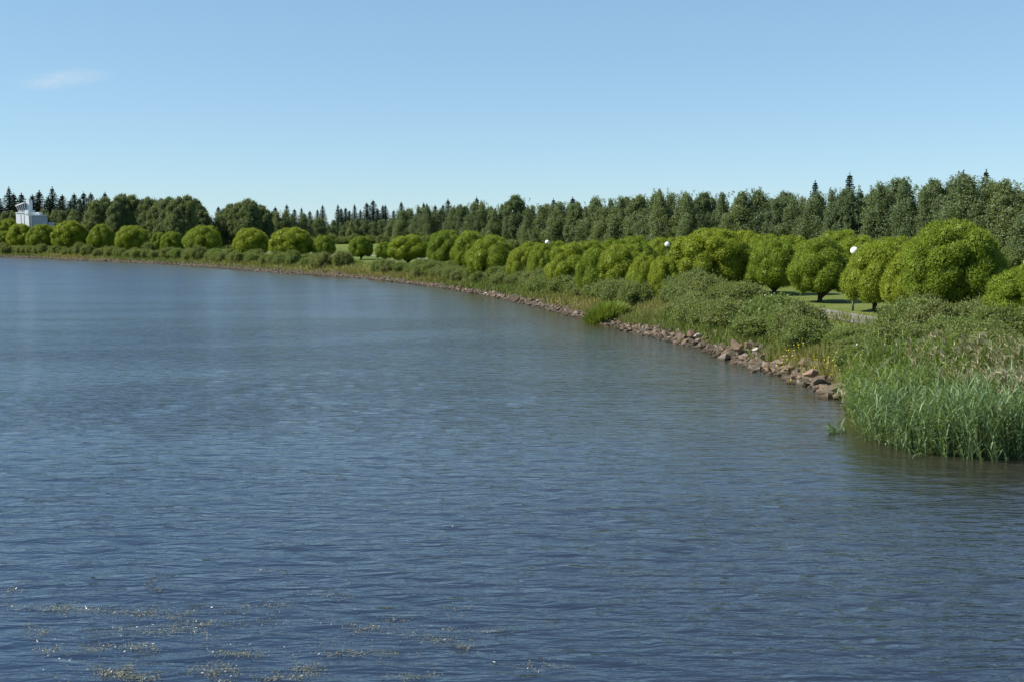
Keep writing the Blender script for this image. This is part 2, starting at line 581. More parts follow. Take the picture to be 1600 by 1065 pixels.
a = me.attributes.new('silt_reflection', 'FLOAT', 'POINT'); a.data.foreach_set('value', SILT_REFL.astype(np.float32).ravel())
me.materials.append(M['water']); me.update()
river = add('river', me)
tag(river, 'wide rippled blue-grey river filling the foreground', kind='structure')


# footpath along the bank
def path_strip(s0, s1, off, width, n):
    L, Rr = [], []
    for k in range(n + 1):
        s = s0 + (s1 - s0) * k / n
        p, nn = shore_at(s)
        o = off(s)
        for lst, w in ((L, -width / 2), (Rr, width / 2)):
            q = p + nn * (o + w)
            lst.append(q)
    L, Rr = np.array(L), np.array(Rr)
    ker = np.ones(9) / 9

    def sm(a):
        b = np.stack([np.convolve(np.pad(a[:, i], 4, mode='edge'), ker, 'valid') for i in range(2)], 1)
        return b
    L, Rr = sm(L), sm(Rr)
    V = []
    for a_, b_ in zip(L, Rr):
        c = (a_ + b_) / 2
        for q in (a_, c, b_):
            V.append((q[0], q[1], gz1(q[0], q[1]) + .045))
    F = []
    for k in range(len(L) - 1):
        for j in range(2):
            i0 = k * 3 + j
            F.append((i0, i0 + 1, i0 + 4, i0 + 3))
    return V, F


V, F = path_strip(S0 - 8, S_FAR, lambda s: float(np.interp(s - S0, [-20, 0, 40, 90, 140, 300], [10.0, 8.6, 9.5, 14, 24, 26])), 2.7, 150)
path = add('path', index_mesh('path', V, F, M['path'], smooth=True))
tag(path, 'pale gravel footpath running along the bank under the willows', kind='structure')


# ------------------------------------------------------------------ plant builders
def lobed_crown(name, mat, Rx, H, zlo, nl, nleaf, L, W, g, lr=(.22, .36), flat=.42, core=.12, jit=.75, wild=0.0, spread=.07, skirt=False, shoot=.3):
    """dome of rounded lobes covered in leaves"""
    zc = zlo + (H - zlo) * flat
    cs, rs = [], []
    for i in range(nl):
        k = i + .5
        z = 1 - 2 * k / nl
        if z < -.82: continue
        a = i * 2.39996 + g.uniform(-.3, .3)
        rr = math.sqrt(1 - z * z) if (z > 0 or not skirt) else (1 - z * z) ** .28
        r = g.uniform(*lr) * Rx
        up = (H - zc) if z > 0 else (zc - zlo)
        fx = g.uniform(1 - 1.6 * spread, 1 + .8 * spread)
        c = np.array([math.cos(a) * rr * (Rx - r) * fx, math.sin(a) * rr * (Rx - r) * fx, zc + z * max(up - r, .1) * fx])
        cs.append(c); rs.append(r)
    cs.append(np.array([0, 0, zc])); rs.append(Rx * .55)
    cs, rs = np.array(cs), np.array(rs)
    w = rs ** 2; w = w / w.sum()
    cnt = (w * nleaf * 1.9).astype(int)
    P, N = [], []
    for c, r, m in zip(cs, rs, cnt):
        d = rand_dirs(m, g)
        depth = np.abs(g.normal(0, .10, m)) - wild * np.maximum(g.normal(-.3, .6, m), 0)
        p = c + d * (r * (1 - depth))[:, None] * np.array([1, 1, .92])
        P.append(p); N.append(d)
    P, N = np.vstack(P), np.vstack(N)
    # drop those buried in another lobe
    dd = np.linalg.norm(P[:, None, :] - cs, axis=2) / rs
    keep = (dd < .86).sum(1) == 0
    keep |= ((dd < .86).sum(1) == 1) & (dd.min(1) > .74)
    keep &= P[:, 2] > zlo * .8
    P, N = P[keep], N[keep]
    n = len(P)
    ax = N * .6 + np.array([0, 0, .55]) + g.normal(0, .55, (n, 3))
    nr = N + g.normal(0, jit, (n, 3)) * .6
    q = leaves(P, nr, ax, L * g.uniform(.7, 1.3, n), W * g.uniform(.7, 1.3, n))
    # tangent-ish leaves give the skin, radial shoots give the fuzz
    m = int(n * .4)
    sel = g.choice(n, m, replace=False)
    ax2 = N[sel] + g.normal(0, .35, (m, 3)) + np.array([0, 0, .25])
    q2 = leaves(P[sel] + N[sel] * L * g.uniform(.2, .2 + shoot, (m, 1)), np.cross(ax2, g.normal(size=(m, 3))), ax2, L * 1.4 * g.uniform(.6, 1.4, m), W * .8)
    # coarse inner leaves stop the crown being see-through
    k = int(nleaf * core)
    ci = g.choice(len(cs), k, p=w)
    d = rand_dirs(k, g)
    pc = cs[ci] + d * (rs[ci] * g.uniform(.55, .86, k))[:, None]
    okc = pc[:, 2] > zlo
    pc, d = pc[okc], d[okc]
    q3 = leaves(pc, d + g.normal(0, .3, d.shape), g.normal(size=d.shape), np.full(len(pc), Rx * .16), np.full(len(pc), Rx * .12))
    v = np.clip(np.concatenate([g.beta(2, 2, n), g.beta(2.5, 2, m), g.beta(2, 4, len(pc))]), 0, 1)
    return poly_mesh(name, np.vstack([q, q2, q3]), 4, mat, v), cs, rs


def willow_trunk(name, cs, rs, g, H, thick):
    parts = []
    fork = .55 + g.uniform(0, .35)
    parts.append(tube([(0, 0, -.3), (0.02, 0, .05), (.04, .03, fork)], [thick * 1.35, thick * 1.05, thick * .92], 9))
    for k in range(8):
        c = cs[g.integers(len(cs))]
        mid = np.array([c[0] * .45, c[1] * .45, fork + (c[2] - fork) * .4 + .15])
        end = np.array([c[0] * .9, c[1] * .9, max(c[2], fork + .3)])
        parts.append(tube([(0, 0, fork - .25), mid, end], [thick * .6, thick * .36, thick * .1], 6))
    V, F = merge(parts)
    return index_mesh(name, V, F, M['bark_dark'], smooth=True)


WILLOW = []
for k in range(7):
    g = np.random.default_rng(100 + k)
    Rx = 3.0
    H = [5.2, 5.0, 5.4, 5.1, 4.8, 5.3, 5.6][k]
    nleaf = [38000, 36000, 34000, 38000, 38000, 36000, 60000][k]
    big = k == 6
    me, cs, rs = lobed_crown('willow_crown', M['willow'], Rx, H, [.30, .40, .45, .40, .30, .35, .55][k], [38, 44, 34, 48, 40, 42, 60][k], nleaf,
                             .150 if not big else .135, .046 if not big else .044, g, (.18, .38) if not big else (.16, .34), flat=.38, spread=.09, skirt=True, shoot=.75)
    co = np.empty(len(me.vertices) * 3, dtype=np.float32)
    me.vertices.foreach_get('co', co)
    co = co.reshape(-1, 3)
    WILLOW.append((me, willow_trunk('willow_trunk', cs, rs, g, H, .22), float(np.percentile(co[:, 2], 99.7)), float(np.percentile(np.abs(co[:, 0]), 99.0))))


def birch_meshes(k):
    g = np.random.default_rng(200 + k)
    H = 12.0
    lean = g.normal(0, .25, 2)
    tz = np.linspace(-.3, H * .97, 7)
    tp = np.stack([lean[0] * (tz / H) ** 2 * 1.5 + g.normal(0, .06, 7), lean[1] * (tz / H) ** 2 * 1.5 + g.normal(0, .06, 7), tz], 1)
    trunk = index_mesh('birch_trunk', *tube(tp, np.linspace(.15, .02, 7), 7), M['bark_birch'], smooth=True)
    P, N, S = [], [], []
    wide = g.uniform(2.3, 3.1)
    ncl = 84
    for i in range(ncl):
        u = (i + g.uniform(0, 1)) / ncl
        z = H * (.07 + .92 * u)
        prof = min(.45 + 2.2 * u, 1.0) if u < .45 else max(1 - ((u - .45) / .55) ** 1.25, .06)
        rad = wide * prof * g.uniform(.2, 1.05) + .08
        a = i * 2.39996 + g.uniform(-.5, .5)
        c = np.array([np.interp(z, tz, tp[:, 0]) + math.cos(a) * rad * .72, np.interp(z, tz, tp[:, 1]) + math.sin(a) * rad * .72, z])
        sz = (.28 + .50 * prof) * g.uniform(.55, 1.35)
        m = int(190 * (.35 + prof) * (sz / .6) ** 1.2)
        d = rand_dirs(m, g)
        r = g.uniform(.35, 1.0, m) ** .5 * np.where(g.uniform(0, 1, m) < .25, g.uniform(1, 1.8, m), 1)
        pt = c + d * (sz * r)[:, None] * np.array([1, 1, 1.25])
        # drooping twig ends
        m2 = m // 3
        ang = g.uniform(0, 6.28, m2)
        pd = c + np.stack([np.cos(ang) * sz * g.uniform(.6, 1.1, m2), np.sin(ang) * sz * g.uniform(.6, 1.1, m2), -sz * g.uniform(.2, 1.7, m2)], 1)
        P += [pt, pd]; N += [d, unit(pd - c)]
    # feathery leader shoots
    for i in range(16):
        b = tp[-1] + np.array([g.normal(0, .7), g.normal(0, .7), -g.uniform(.2, 2.6)])
        m = 26
        u = np.linspace(0, 1, m)
        P.append(b + np.stack([g.normal(0, .09, m) + u * g.normal(0, .18), g.normal(0, .09, m) + u * g.normal(0, .18), u * g.uniform(.7, 1.3)], 1))
        N.append(rand_dirs(m, g))
    P, N = np.vstack(P), np.vstack(N)
    n = len(P)
    ok = P[:, 2] > .35
    P, N = P[ok], N[ok]
    n = len(P)
    ax = np.array([0, 0, -.8]) + g.normal(0, .6, (n, 3))
    q = leaves(P, N + g.normal(0, .7, (n, 3)), ax, .24 * g.uniform(.6, 1.3, n), .125 * g.uniform(.6, 1.3, n))
    return poly_mesh('birch_crown', q, 4, M['birch'], g.beta(2, 2, n)), trunk, H


def round_tree_meshes(k):
    """broader, rounder deciduous tree (alder or aspen)"""
    g = np.random.default_rng(260 + k)
    H = 12.0
    me, cs, rs = lobed_crown('broadleaf_crown', M['birch'], 3.6, H, .8, 84, 15500, .33, .17, g, (.10, .27), flat=.45, core=.10, jit=1.1, wild=.8, spread=.13)
    V, F = merge([tube([(0, 0, -.3), (0, 0, 2), (.1, 0, 6), (0, .1, 10)], [.24, .2, .13, .04], 7)] +
                 [tube([(0, 0, 2 + i), (cs[i * 5][0] * .5, cs[i * 5][1] * .5, 3 + i * 1.1), (cs[i * 5][0], cs[i * 5][1], 4 + i * 1.1)], [.1, .07, .03], 5) for i in range(5)])
    return me, index_mesh('broadleaf_trunk', V, F, M['bark_spruce'], smooth=True), H


def spruce_meshes(k):
    g = np.random.default_rng(300 + k)
    H = 14.0
    Rm = [2.9, 2.3, 2.6, 3.3][k]
    trunk = index_mesh('spruce_trunk', *tube([(0, 0, -.3), (0, 0, 5), (0, 0, H)], [.2, .15, .02], 7), M['bark_spruce'], smooth=True)
    Q, VV = [], []
    z = .8
    while z < H - .15:
        u = z / H
        r = Rm * (1 - u) ** .82 * g.uniform(.78, 1.12) + .10
        nb = int(6 + 7 * (1 - u))
        for b in range(nb):
            a = 2 * math.pi * (b + g.uniform(0, 1)) / nb
            ln = r * g.uniform(.7, 1.15)
            steps = max(3, int(ln / .16))
            uu = (np.arange(steps) + .5) / steps
            droop = -.42 * ln * uu ** 1.0 + .22 * ln * uu ** 2.2
            ctr = np.stack([np.cos(a) * ln * uu, np.sin(a) * ln * uu, z + droop + g.normal(0, .03, steps)], 1)
            out = np.array([math.cos(a), math.sin(a), -.25])
            side = np.array([-math.sin(a), math.cos(a), 0])
            for sgn in (-1, 1):
                ax = out * .6 + sgn * side * .9 + g.normal(0, .25, (steps, 3))
                nr = np.array([0, 0, 1.0]) + g.normal(0, .45, (steps, 3))
                Q.append(leaves(ctr + sgn * side * .10, nr, ax, .46 * (1.15 - .6 * uu) * (.45 + .55 * (1 - u)), np.full(steps, .20)))
                VV.append(g.beta(2, 2, steps))
            nr = np.cross(out, g.normal(size=(steps, 3)))
            Q.append(leaves(ctr - [0, 0, .1], nr, np.array([0, 0, -1.]) + g.normal(0, .4, (steps, 3)), np.full(steps, .38), np.full(steps, .18)))
            VV.append(g.beta(2, 3, steps))
        z += .30 + .12 * (1 - u)
    top = np.array([[0, 0, H - .1]]) + np.stack([g.normal(0, .04, 14), g.normal(0, .04, 14), np.linspace(-.7, .35, 14)], 1)
    Q.append(leaves(top, rand_dirs(14, g), np.array([[0, 0, 1.]]) + g.normal(0, .4, (14, 3)), np.full(14, .3), np.full(14, .12)))
    VV.append(g.beta(2, 2, 14))
    return poly_mesh('spruce_crown', np.vstack(Q), 4, M['spruce'], np.concatenate(VV)), trunk, H


def shrub_meshes(k, nleaf=11000, L=.13, W=.065):
    g = np.random.default_rng(400 + k)
    Rx, H = 1.5, [1.9, 1.7, 2.1, 1.6, 1.9, 2.0][k % 6]
    me, cs, rs = lobed_crown('shrub_foliage', M['shrub'], Rx, H, .05, 30, nleaf, L, W, g, (.14, .34), flat=.34, core=.10, jit=1.25, wild=.9, spread=.16)
    # a few long shoots breaking the outline
    V, F = [], []
    parts = []
    for i in range(9):
        c = cs[g.integers(len(cs))]
        parts.append(tube([(c[0] * .12, c[1] * .12, -.15), (c[0] * .6, c[1] * .6, c[2] * .6), (c[0] * 1.05, c[1] * 1.05, c[2] + .25)], [.035, .022, .008], 5))
    V, F = merge(parts)
    return me, index_mesh('shrub_stem', V, F, M['twig'], smooth=True), H


BIRCH = [birch_meshes(k) for k in range(6)]
ROUND = [round_tree_meshes(k) for k in range(3)]
SPRUCE = [spruce_meshes(k) for k in range(4)]
SHRUB = [shrub_meshes(k) for k in range(6)]


def put_tree(name, meshes, x, y, sx, sz, label, cat, group, rz=None, parts=('crown', 'trunk'), sink=.05):
    e = add(name, None, loc=(x, y, gz1(x, y) - sink), rz=random.uniform(0, 6.28) if rz is None else rz, scale=(sx, sx, sz))
    e.empty_display_size = .3
    add(parts[0], meshes[0], e)
    add(parts[1], meshes[1], e)
    tag(e, label, cat, group)
    return e


ORD = ['first', 'second', 'third', 'fourth', 'fifth', 'sixth', 'seventh', 'eighth', 'ninth', 'tenth', 'eleventh', 'twelfth', 'thirteenth',
       'fourteenth', 'fifteenth', 'sixteenth', 'seventeenth', 'eighteenth', 'nineteenth']
TENS = {20: 'twent', 30: 'thirt', 40: 'fort', 50: 'fift', 60: 'sixt', 70: 'sevent', 80: 'eight', 90: 'ninet'}


def ordinal(n):
    if n < 20: return ORD[n - 1]
    if n >= 100:
        return 'hundredth' if n == 100 else 'hundred and ' + ordinal(n - 100)
    tname = TENS[n // 10 * 10]
    return tname + 'ieth' if n % 10 == 0 else tname + 'y-' + ORD[n % 10 - 1]


# depth of the waterline seen at picture column px
_sp = np.array([(px, at_z(px, py)[1]) for px, py in shore_px])[::-1]


def shore_depth(px):
    return float(np.interp(px, _sp[:, 0], _sp[:, 1]))


# ------------------------------------------------------------------ willows
# column, top row, width in px, metres behind the waterline along the view, variant, label
W_FRONT = [
    (2, 361, 36, 20, 0, 'small round willow cut by the left picture edge above the far bank'),
    (31, 350, 42, 24, 1, 'round willow directly below the white tower building on the far bank'),
    (63, 351, 46, 20, 2, 'domed willow just right of and below the white tower building'),
    (108, 346, 56, 24, 3, 'broad tall willow left of the small grey sloping roof'),
    (157, 351, 46, 22, 4, 'round willow just right of the small grey sloping roof'),
    (206, 353, 54, 20, 5, 'lone dense round willow below the dark broad trees on the far bank'),
    (249, 363, 30, 26, 0, 'small willow half hidden by the slightly larger round one to its right'),
    (268, 362, 38, 20, 1, 'small bright round willow with a smaller one tucked behind its left'),
    (317, 353, 62, 26, 2, 'large dome-shaped willow below the gap of sky in the tree line'),
    (393, 357, 60, 24, 3, 'round willow left of the widest willow on the far bank'),
    (455, 356, 72, 24, 5, 'widest billowing willow on the far bank, with a small one at its right'),
    (505, 368, 40, 32, 4, 'small round willow with bare trunk at the left of the open lawn'),
    (564, 369, 40, 32, 0, 'small lone willow at the right of the open lawn'),
    (601, 378, 30, 34, 1, 'small low willow partly hidden behind the longer one to its right'),
    (637, 367, 62, 28, 2, 'long low rounded willow right of the open lawn'),
    (697, 360, 56, 24, 5, 'upright willow, left of two that overlap in mid bank'),
    (735, 361, 58, 22, 3, 'upright willow, right of two that overlap in mid bank'),
    (768, 368, 76, 14, 4, 'dark-sided round willow standing forward above the white boulder'),
    (813, 387, 42, 16, 0, 'low willow just right of the round one above the white boulder'),
    (848, 381, 48, 15, 1, 'willow in front of the most distant white globe lamp'),
    (890, 380, 72, 14, 2, 'broad willow right of the most distant white globe lamp'),
    (930, 388, 62, 12, 3, 'low bushy willow left of the pair before the middle globe lamp'),
    (968, 382, 76, 14, 5, 'wide willow left of the middle globe lamp, dark on its right'),
    (1008, 398, 54, 12, 4, 'small low willow just left below the middle globe lamp'),
    (1038, 401, 46, 11, 0, 'low willow tucked against the left flank of the tall dark-sided willow'),
    (1112, 358, 128, 13, 6, 'tall wide willow with a deep shaded right side below mid forest'),
    (1212, 374, 82, 14, 1, 'willow between the tall dark-sided one and the nearest lamp'),
    (1283, 371, 90, 17, 2, 'willow just left of the nearest lamp, trunk visible on mown grass'),
    (1370, 378, 92, 14, 3, 'willow just right of the nearest lamp with its forked trunk showing'),
    (1428, 388, 90, 13, 4, 'lower willow leaning against the left of the largest willow'),
    (1490, 345, 150, 12, 6, 'largest billowing willow, dark trunk showing, above the reed bed'),
    (1612, 414, 130, 6, 0, 'bright smooth willow cut by the right picture edge'),
]
W_BACK = [(14, 343, 48, 42), (46, 351, 48, 36), (78, 353, 44, 34), (84, 349, 40, 48), (128, 353, 40, 44), (2, 346, 40, 30), (56, 349, 44, 44), (176, 350, 34, 40), (330, 353, 30, 46), (830, 378, 50, 34), (870, 377, 60, 44), (920, 376, 56, 40), (958, 373, 60, 52),
          (990, 369, 62, 60), (1030, 372, 60, 44), (1060, 370, 60, 58), (1090, 366, 58, 70), (1165, 361, 70, 46), (1195, 367, 70, 36), (1235, 368, 64, 50),
          (1262, 376, 70, 30), (1312, 360, 76, 44), (1345, 369, 80, 32), (1395, 370, 80, 34), (1425, 378, 90, 26), (1450, 366, 80, 48), (1130, 372, 60, 36), (1000, 380, 60, 30), (1290, 372, 60, 62), (1075, 376, 60, 34)]
NEAR = {1112: 87.0, 1212: 84.0, 1283: 76.0, 1370: 67.0, 1428: 63.0, 1490: 60.0, 1612: 52.0, 1038: 84.0, 1008: 86.0, 968: 92.0}
NEARB = {1165: 112, 1195: 104, 1235: 110, 1262: 96, 1312: 112, 1345: 94, 1395: 92, 1425: 88, 1450: 100, 1130: 110}


def place_willow(px, top, wpx, depth, var, label, group):
    w = at_depth(px, top, depth)
    z0 = gz1(w[0], w[1])
    me, tr, H, Rx = WILLOW[var]
    sz = max((w[2] - z0) / (H * 1.0), .35)
    sx = wpx / FPX * depth / (2 * Rx)
    if 1150 < px < 1400: sx *= 1.08
    elif px < 600: sx *= .92
    return put_tree('willow_tree', (me, tr), w[0], w[1], sx, sz, label, 'willow', group)


for px, top, wpx, extra, var, label in W_FRONT:
    d = NEAR.get(px, shore_depth(px) + extra)
    if px < 480: var = {1: 0, 2: 4, 3: 5}.get(var, var)
    place_willow(px, top, wpx, d, var, label, 'round-crowned willows along the river bank')
W_BACK.sort()
for i, (px, top, wpx, extra) in enumerate(W_BACK):
    d = NEARB.get(px, shore_depth(px) + extra)
    place_willow(px, top, wpx, d, (i * 3 + 1) % 6, 'willow top showing behind the front row of willows, %s such top from the left' % ordinal(i + 1),
                 'willows standing behind the front row')

# ------------------------------------------------------------------ forest
F_CTRL = [(-40, 356, 330), (20, 352, 330), (60, 350, 328), (110, 345, 327), (135, 320, 330), (150, 300, 312), (190, 290, 303), (225, 288, 310), (260, 285, 309), (300, 283, 308), (318, 290, 322), (333, 300, 343),
          (348, 292, 325), (365, 288, 315), (395, 288, 311), (415, 292, 324), (440, 300, 330), (470, 305, 335), (520, 315, 343), (570, 310, 343), (610, 300, 338), (640, 280, 324),
          (690, 262, 323), (720, 252, 320), (745, 245, 312), (775, 240, 322), (810, 232, 307), (850, 222, 318), (900, 212, 317), (950, 202, 309), (990, 195, 303), (1030, 190, 298), (1080, 183, 298),
          (1130, 176, 302), (1160, 172, 299), (1200, 168, 300), (1240, 162, 296), (1300, 154, 300), (1350, 146, 290), (1400, 141, 281), (1440, 137, 281), (1490, 132, 268), (1540, 128, 278),
          (1580, 125, 279), (1660, 120, 284)]
FC = np.array(F_CTRL, float)
fd = lambda px: float(np.interp(px, FC[:, 0], FC[:, 1]))
ft = lambda px: float(np.interp(px, FC[:, 0], FC[:, 2]))
front, back = [], []
px = 1650.0
i = 0
while px > -30:
    d = fd(px) + random.uniform(-4, 6)
    wpx = 4.1 * FPX / d
    front.append((px, d, ft(px) + random.choice([random.uniform(-5, 6), random.uniform(0, 20)]) * 150 / d, i))
    px -= wpx * random.uniform(.38, .70)
    i += 1
px = 1660.0
while px > -40:
    d = fd(px) + random.uniform(12, 26)
    wpx = 4.1 * FPX / d
    back.append((px, d, ft(px) + random.uniform(2, 14) * 150 / d, i))
    px -= wpx * random.uniform(.55, .85)
    i += 1


def place_forest(px, d, top, i, label, group):
    w = at_depth(px, top, d)
    z0 = gz1(w[0], w[1])
    h = max(w[2] - z0, 4.0)
    rnd = (140 < px < 320 or 345 < px < 425) or (i % 5 == 2 and px > 700)
    if rnd:
        ms = ROUND[i % 3]
        return put_tree('broadleaf_tree', ms, w[0], w[1], h / 12 * random.uniform(.62, .9), h / 12, label.replace('birch', 'broadleaf tree'), 'tree', group)
    ms = BIRCH[i % 6]
    return put_tree('birch_tree', ms, w[0], w[1], (h / 12) ** .7 * random.uniform(.95, 1.7), h / 12, label, 'birch', group)


nb = nr = 0
for px, d, top, i in sorted(front):
    if (140 < px < 320 or 345 < px < 425) or (i % 5 == 2 and px > 700):
        nr += 1
        lab = 'dark rounded birch at the forest edge, %s of its kind from the left' % ordinal(nr)
    else:
        nb += 1
        lab = 'slender grey-green birch at the front of the forest, %s from the left' % ordinal(nb)
    place_forest(px, d, top, i, lab, 'trees at the front of the forest')
for k, (px, d, top, i) in enumerate(sorted(back)):
    place_forest(px, d, top, i, 'birch in the back rows of the forest, %s there from the left' % ordinal(k + 1), 'trees deeper in the forest')

SP = [(-20, 305, 0, 20), (2, 308, 2, 26), (20, 303, 2, 28), (55, 306, 0, 30), (74, 308, 0, 28), (92, 310, 1, 20), (108, 312, 0, 26), (-6, 300, 0, 12), (10, 293, 3, 14), (37, 292, 3, 20), (47, 294, 3, 12), (64, 299, 2, 18), (83, 293, 3, 20), (101, 302, 2, 12), (116, 300, 3, 14), (125, 303, 2, 16), (131, 301, 2, 10), (139, 302, 1, 14),
      (148, 303, 1, 22), (160, 301, 2, 26), (341, 323, 0, 30), (352, 332, 1, 30), (430, 324, 0, 34), (448, 320, 1, 44), (460, 327, 0, 36), (471, 325, 1, 44), (484, 330, 0, 40), (496, 328, 0, 46), (504, 321, 1, 38),
      (528, 320, 1, 52), (533, 326, 1, 40), (540, 325, 0, 50), (546, 329, 0, 44), (554, 320, 2, 54), (563, 328, 0, 46), (573, 317, 2, 44), (583, 313, 2, 50), (590, 326, 0, 40), (598, 321, 1, 56), (602, 321, 0, 44), (615, 329, 0, 40),
      (627, 316, 2, 50), (636, 326, 0, 44), (662, 317, 1, 40), (667, 318, 1, 44), (680, 321, 0, 50), (692, 320, 1, 40), (700, 312, 1, 44), (715, 322, 0, 40), (745, 309, 1, 30), (865, 311, 0, 34), (895, 309, 1, 44), (927, 308, 1, 50), (1130, 301, 1, 30),
      (1274, 283, 1, 26), (1328, 271, 0, 22), (1506, 268, 1, 18), (1541, 266, 2, 20)]
for k, (px, top, var, ex) in enumerate(sorted(SP)):
    d = fd(px) + ex
    if px < 170: px, top = px + random.uniform(-4, 4), top + random.choice([0, 0, 3, 7, 11])
    w = at_depth(px, top, d)
    z0 = gz1(w[0], w[1])
    h = w[2] - z0
    ms = SPRUCE[var]
    put_tree('spruce_tree', ms, w[0], w[1], (h / 14) * (1.9 if px > 200 else 2.2) * random.uniform(.7, 1.3), h / 14,
             'dark pointed spruce rising above the tree line, %s spruce from the left' % ordinal(k + 1), 'spruce', 'spruces rising above the forest')

# undergrowth along the forest edge
px, k = 1640.0, 0
while px > 420:
    d = fd(px) - random.uniform(4, 9)
    w = at_depth(px, 380, d)
    put_tree('forest_edge_bush', SHRUB[k % 6], w[0], w[1], random.uniform(1.2, 1.7), random.uniform(1.1, 1.7),
             'low bush at the foot of the forest, %s from the right' % ordinal(k + 1), 'bush', 'bushes at the foot of the forest', parts=('foliage', 'stem'))
    px -= 3.4 * FPX / d * random.uniform(.8, 1.4)
    k += 1

# ------------------------------------------------------------------ bank shrubs
shr = []
s = S0 + 1.0
k = 0
while s < S_FAR + 8:
    p, nn = shore_at(s)
    far = s - S0
    ppx = px_of(p[0], p[1], 0)[0]
    skip = (505 < ppx < 552) or (345 < ppx < 366 and random.random() < .7) or (ppx < 500 and random.random() < .22)
    if not skip:
        tt = random.uniform(2.5, 4.0) if ppx > 560 else random.uniform(3.0, 4.6)
        if 940 < ppx < 975: tt += 1.6
        q = p + nn * tt
        shr.append((s, q, random.uniform(.80, 1.15), random.uniform(.72, 1.08) if ppx > 560 else random.uniform(.9, 1.45), 0))
    if random.random() < (.85 if ppx > 560 else .5) and not (505 < ppx < 600):
        tt = random.uniform(5.4, 7.2)
        q = p + nn * tt
        shr.append((s, q, random.uniform(.8, 1.2), random.uniform(.75, 1.1), 1))
    s += random.uniform(1.5, 2.3) if far < 70 else random.uniform(2.0, 3.6)
cnt = [0, 0]
for s, q, sx, sz, row in shr:
    qpx = px_of(q[0], q[1], 1.2)[0]
    if row == 1 and 1215 < qpx < 1420: continue
    if 1300 < qpx < 1395: sz *= .5
    elif 1270 < qpx: sz *= .75
    elif qpx > 1000: sz *= random.uniform(.8, 1.25)
    sz *= random.uniform(.75, 1.1)
    cnt[row] += 1
    lab = ('grey-green shrub just above the bank stones, %s from the reed bed' if row == 0 else
           'upper-row leafy shrub beside the footpath, %s from the reed bed') % ordinal(cnt[row])
    put_tree('bank_shrub', SHRUB[random.randrange(6)], q[0], q[1], sx, sz, lab, 'shrub', 'shrubs along the river bank', parts=('foliage', 'stem'))

# thicket behind the reed bed, right of the stones
TH = [(1345, 558, .75), (1372, 548, .7), (1400, 552, .9), (1425, 532, 1.15), (1452, 540, 1.0), (1484, 546, 1.0), (1515, 536, 1.0), (1548, 544, 1.0), (1580, 536, 1.05), (1612, 545, 1.0),
      (1405, 527, 1.0), (1440, 518, 1.0), (1530, 522, .9), (1575, 520, .95), (1620, 522, 1.0)]
for k, (px, by, sc) in enumerate(sorted(TH)):
    w = at_z(px, by, 1.2)
    put_tree('bank_shrub', SHRUB[k % 6], w[0], w[1], sc * random.uniform(.75, .95), sc * random.uniform(.72, .95),
             'leafy shrub in the thicket behind the reed bed, %s of them from the left' % ordinal(k + 1), 'shrub', 'shrubs behind the reed bed', parts=('foliage', 'stem'))


# ------------------------------------------------------------------ stones
def stone_mesh(k):
    g = np.random.default_rng(500 + k)
    bm = bmesh.new()
    for d in rand_dirs(24, g):
        bm.verts.new(d * g.uniform(.82, 1.08) * np.array([.62, .5, .40]))
    r = bmesh.ops.convex_hull(bm, input=bm.verts)
    for v in [v for v in bm.verts if not v.link_faces]: bm.verts.remove(v)
    bmesh.ops.recalc_face_normals(bm, faces=bm.faces)
    me = bpy.data.meshes.new('stone')
    bm.to_mesh(me); bm.free()
    me.materials.append(M['stone'])
    return me


STONE = [stone_mesh(k) for k in range(10)]
bank = None
# gravel bed under the stones: a narrow strip hugging the bank
V, F = [], []
ss = np.linspace(S0 - 3, S_FAR + 10, 220)
for s in ss:
    p, nn = shore_at(s)
    for tt in (-.9, .1, 1.0, 1.9):
        q = p + nn * tt
        V.append((q[0], q[1], gz1(q[0], q[1]) + .05))
for k in range(len(ss) - 1):
    for j in range(3):
        i0 = k * 4 + j
        F.append((i0, i0 + 1, i0 + 5, i0 + 4))
M['bed'] = plain_mat('stone_bank_soil', (0.035, 0.028, 0.02), (0.08, 0.062, 0.044), 3, .9, .03)
bank = add('stone_bank', index_mesh('stone_bank', V, F, M['bed'], smooth=True))
tag(bank, 'strip of rubble stones protecting the river bank', kind='structure')
placed = 0
small = []
cand = []
s = S0 - 2.2
g = np.random.default_rng(55)
while s < S_FAR + 8:
    p, nn = shore_at(s)
    far = s - S0
    width = float(np.interp(far, [0, 10, 16, 30, 60, 300], [1.5, 1.5, 1.3, 1.0, .65, .55]))
    tt = -.35
    while tt < width:
        size = float(np.clip(g.lognormal(math.log(.35), .36), .2, .8))
        q = p + nn * (tt + g.uniform(-.15, .15)) + g.normal(0, .12, 2)
        cand.append((far, q, size, tt))
        tt += size * .66
    s += .36 if far < 45 else .5
for far, q, size, tt in cand:
    if far < 42 and placed < 296 and size > .29:
        o = add('stone', STONE[g.integers(10)], bank, loc=(q[0], q[1], gz1(q[0], q[1]) + size * .10 + .03))
        o.rotation_euler = (g.uniform(-.5, .5), g.uniform(-.5, .5), g.uniform(0, 6.28))
        o.scale = (size * g.uniform(.85, 1.25), size * g.uniform(.8, 1.1), size * g.uniform(.75, 1.1))
        placed += 1
    else:
        small.append((q, size * (.8 if far < 42 else .72)))
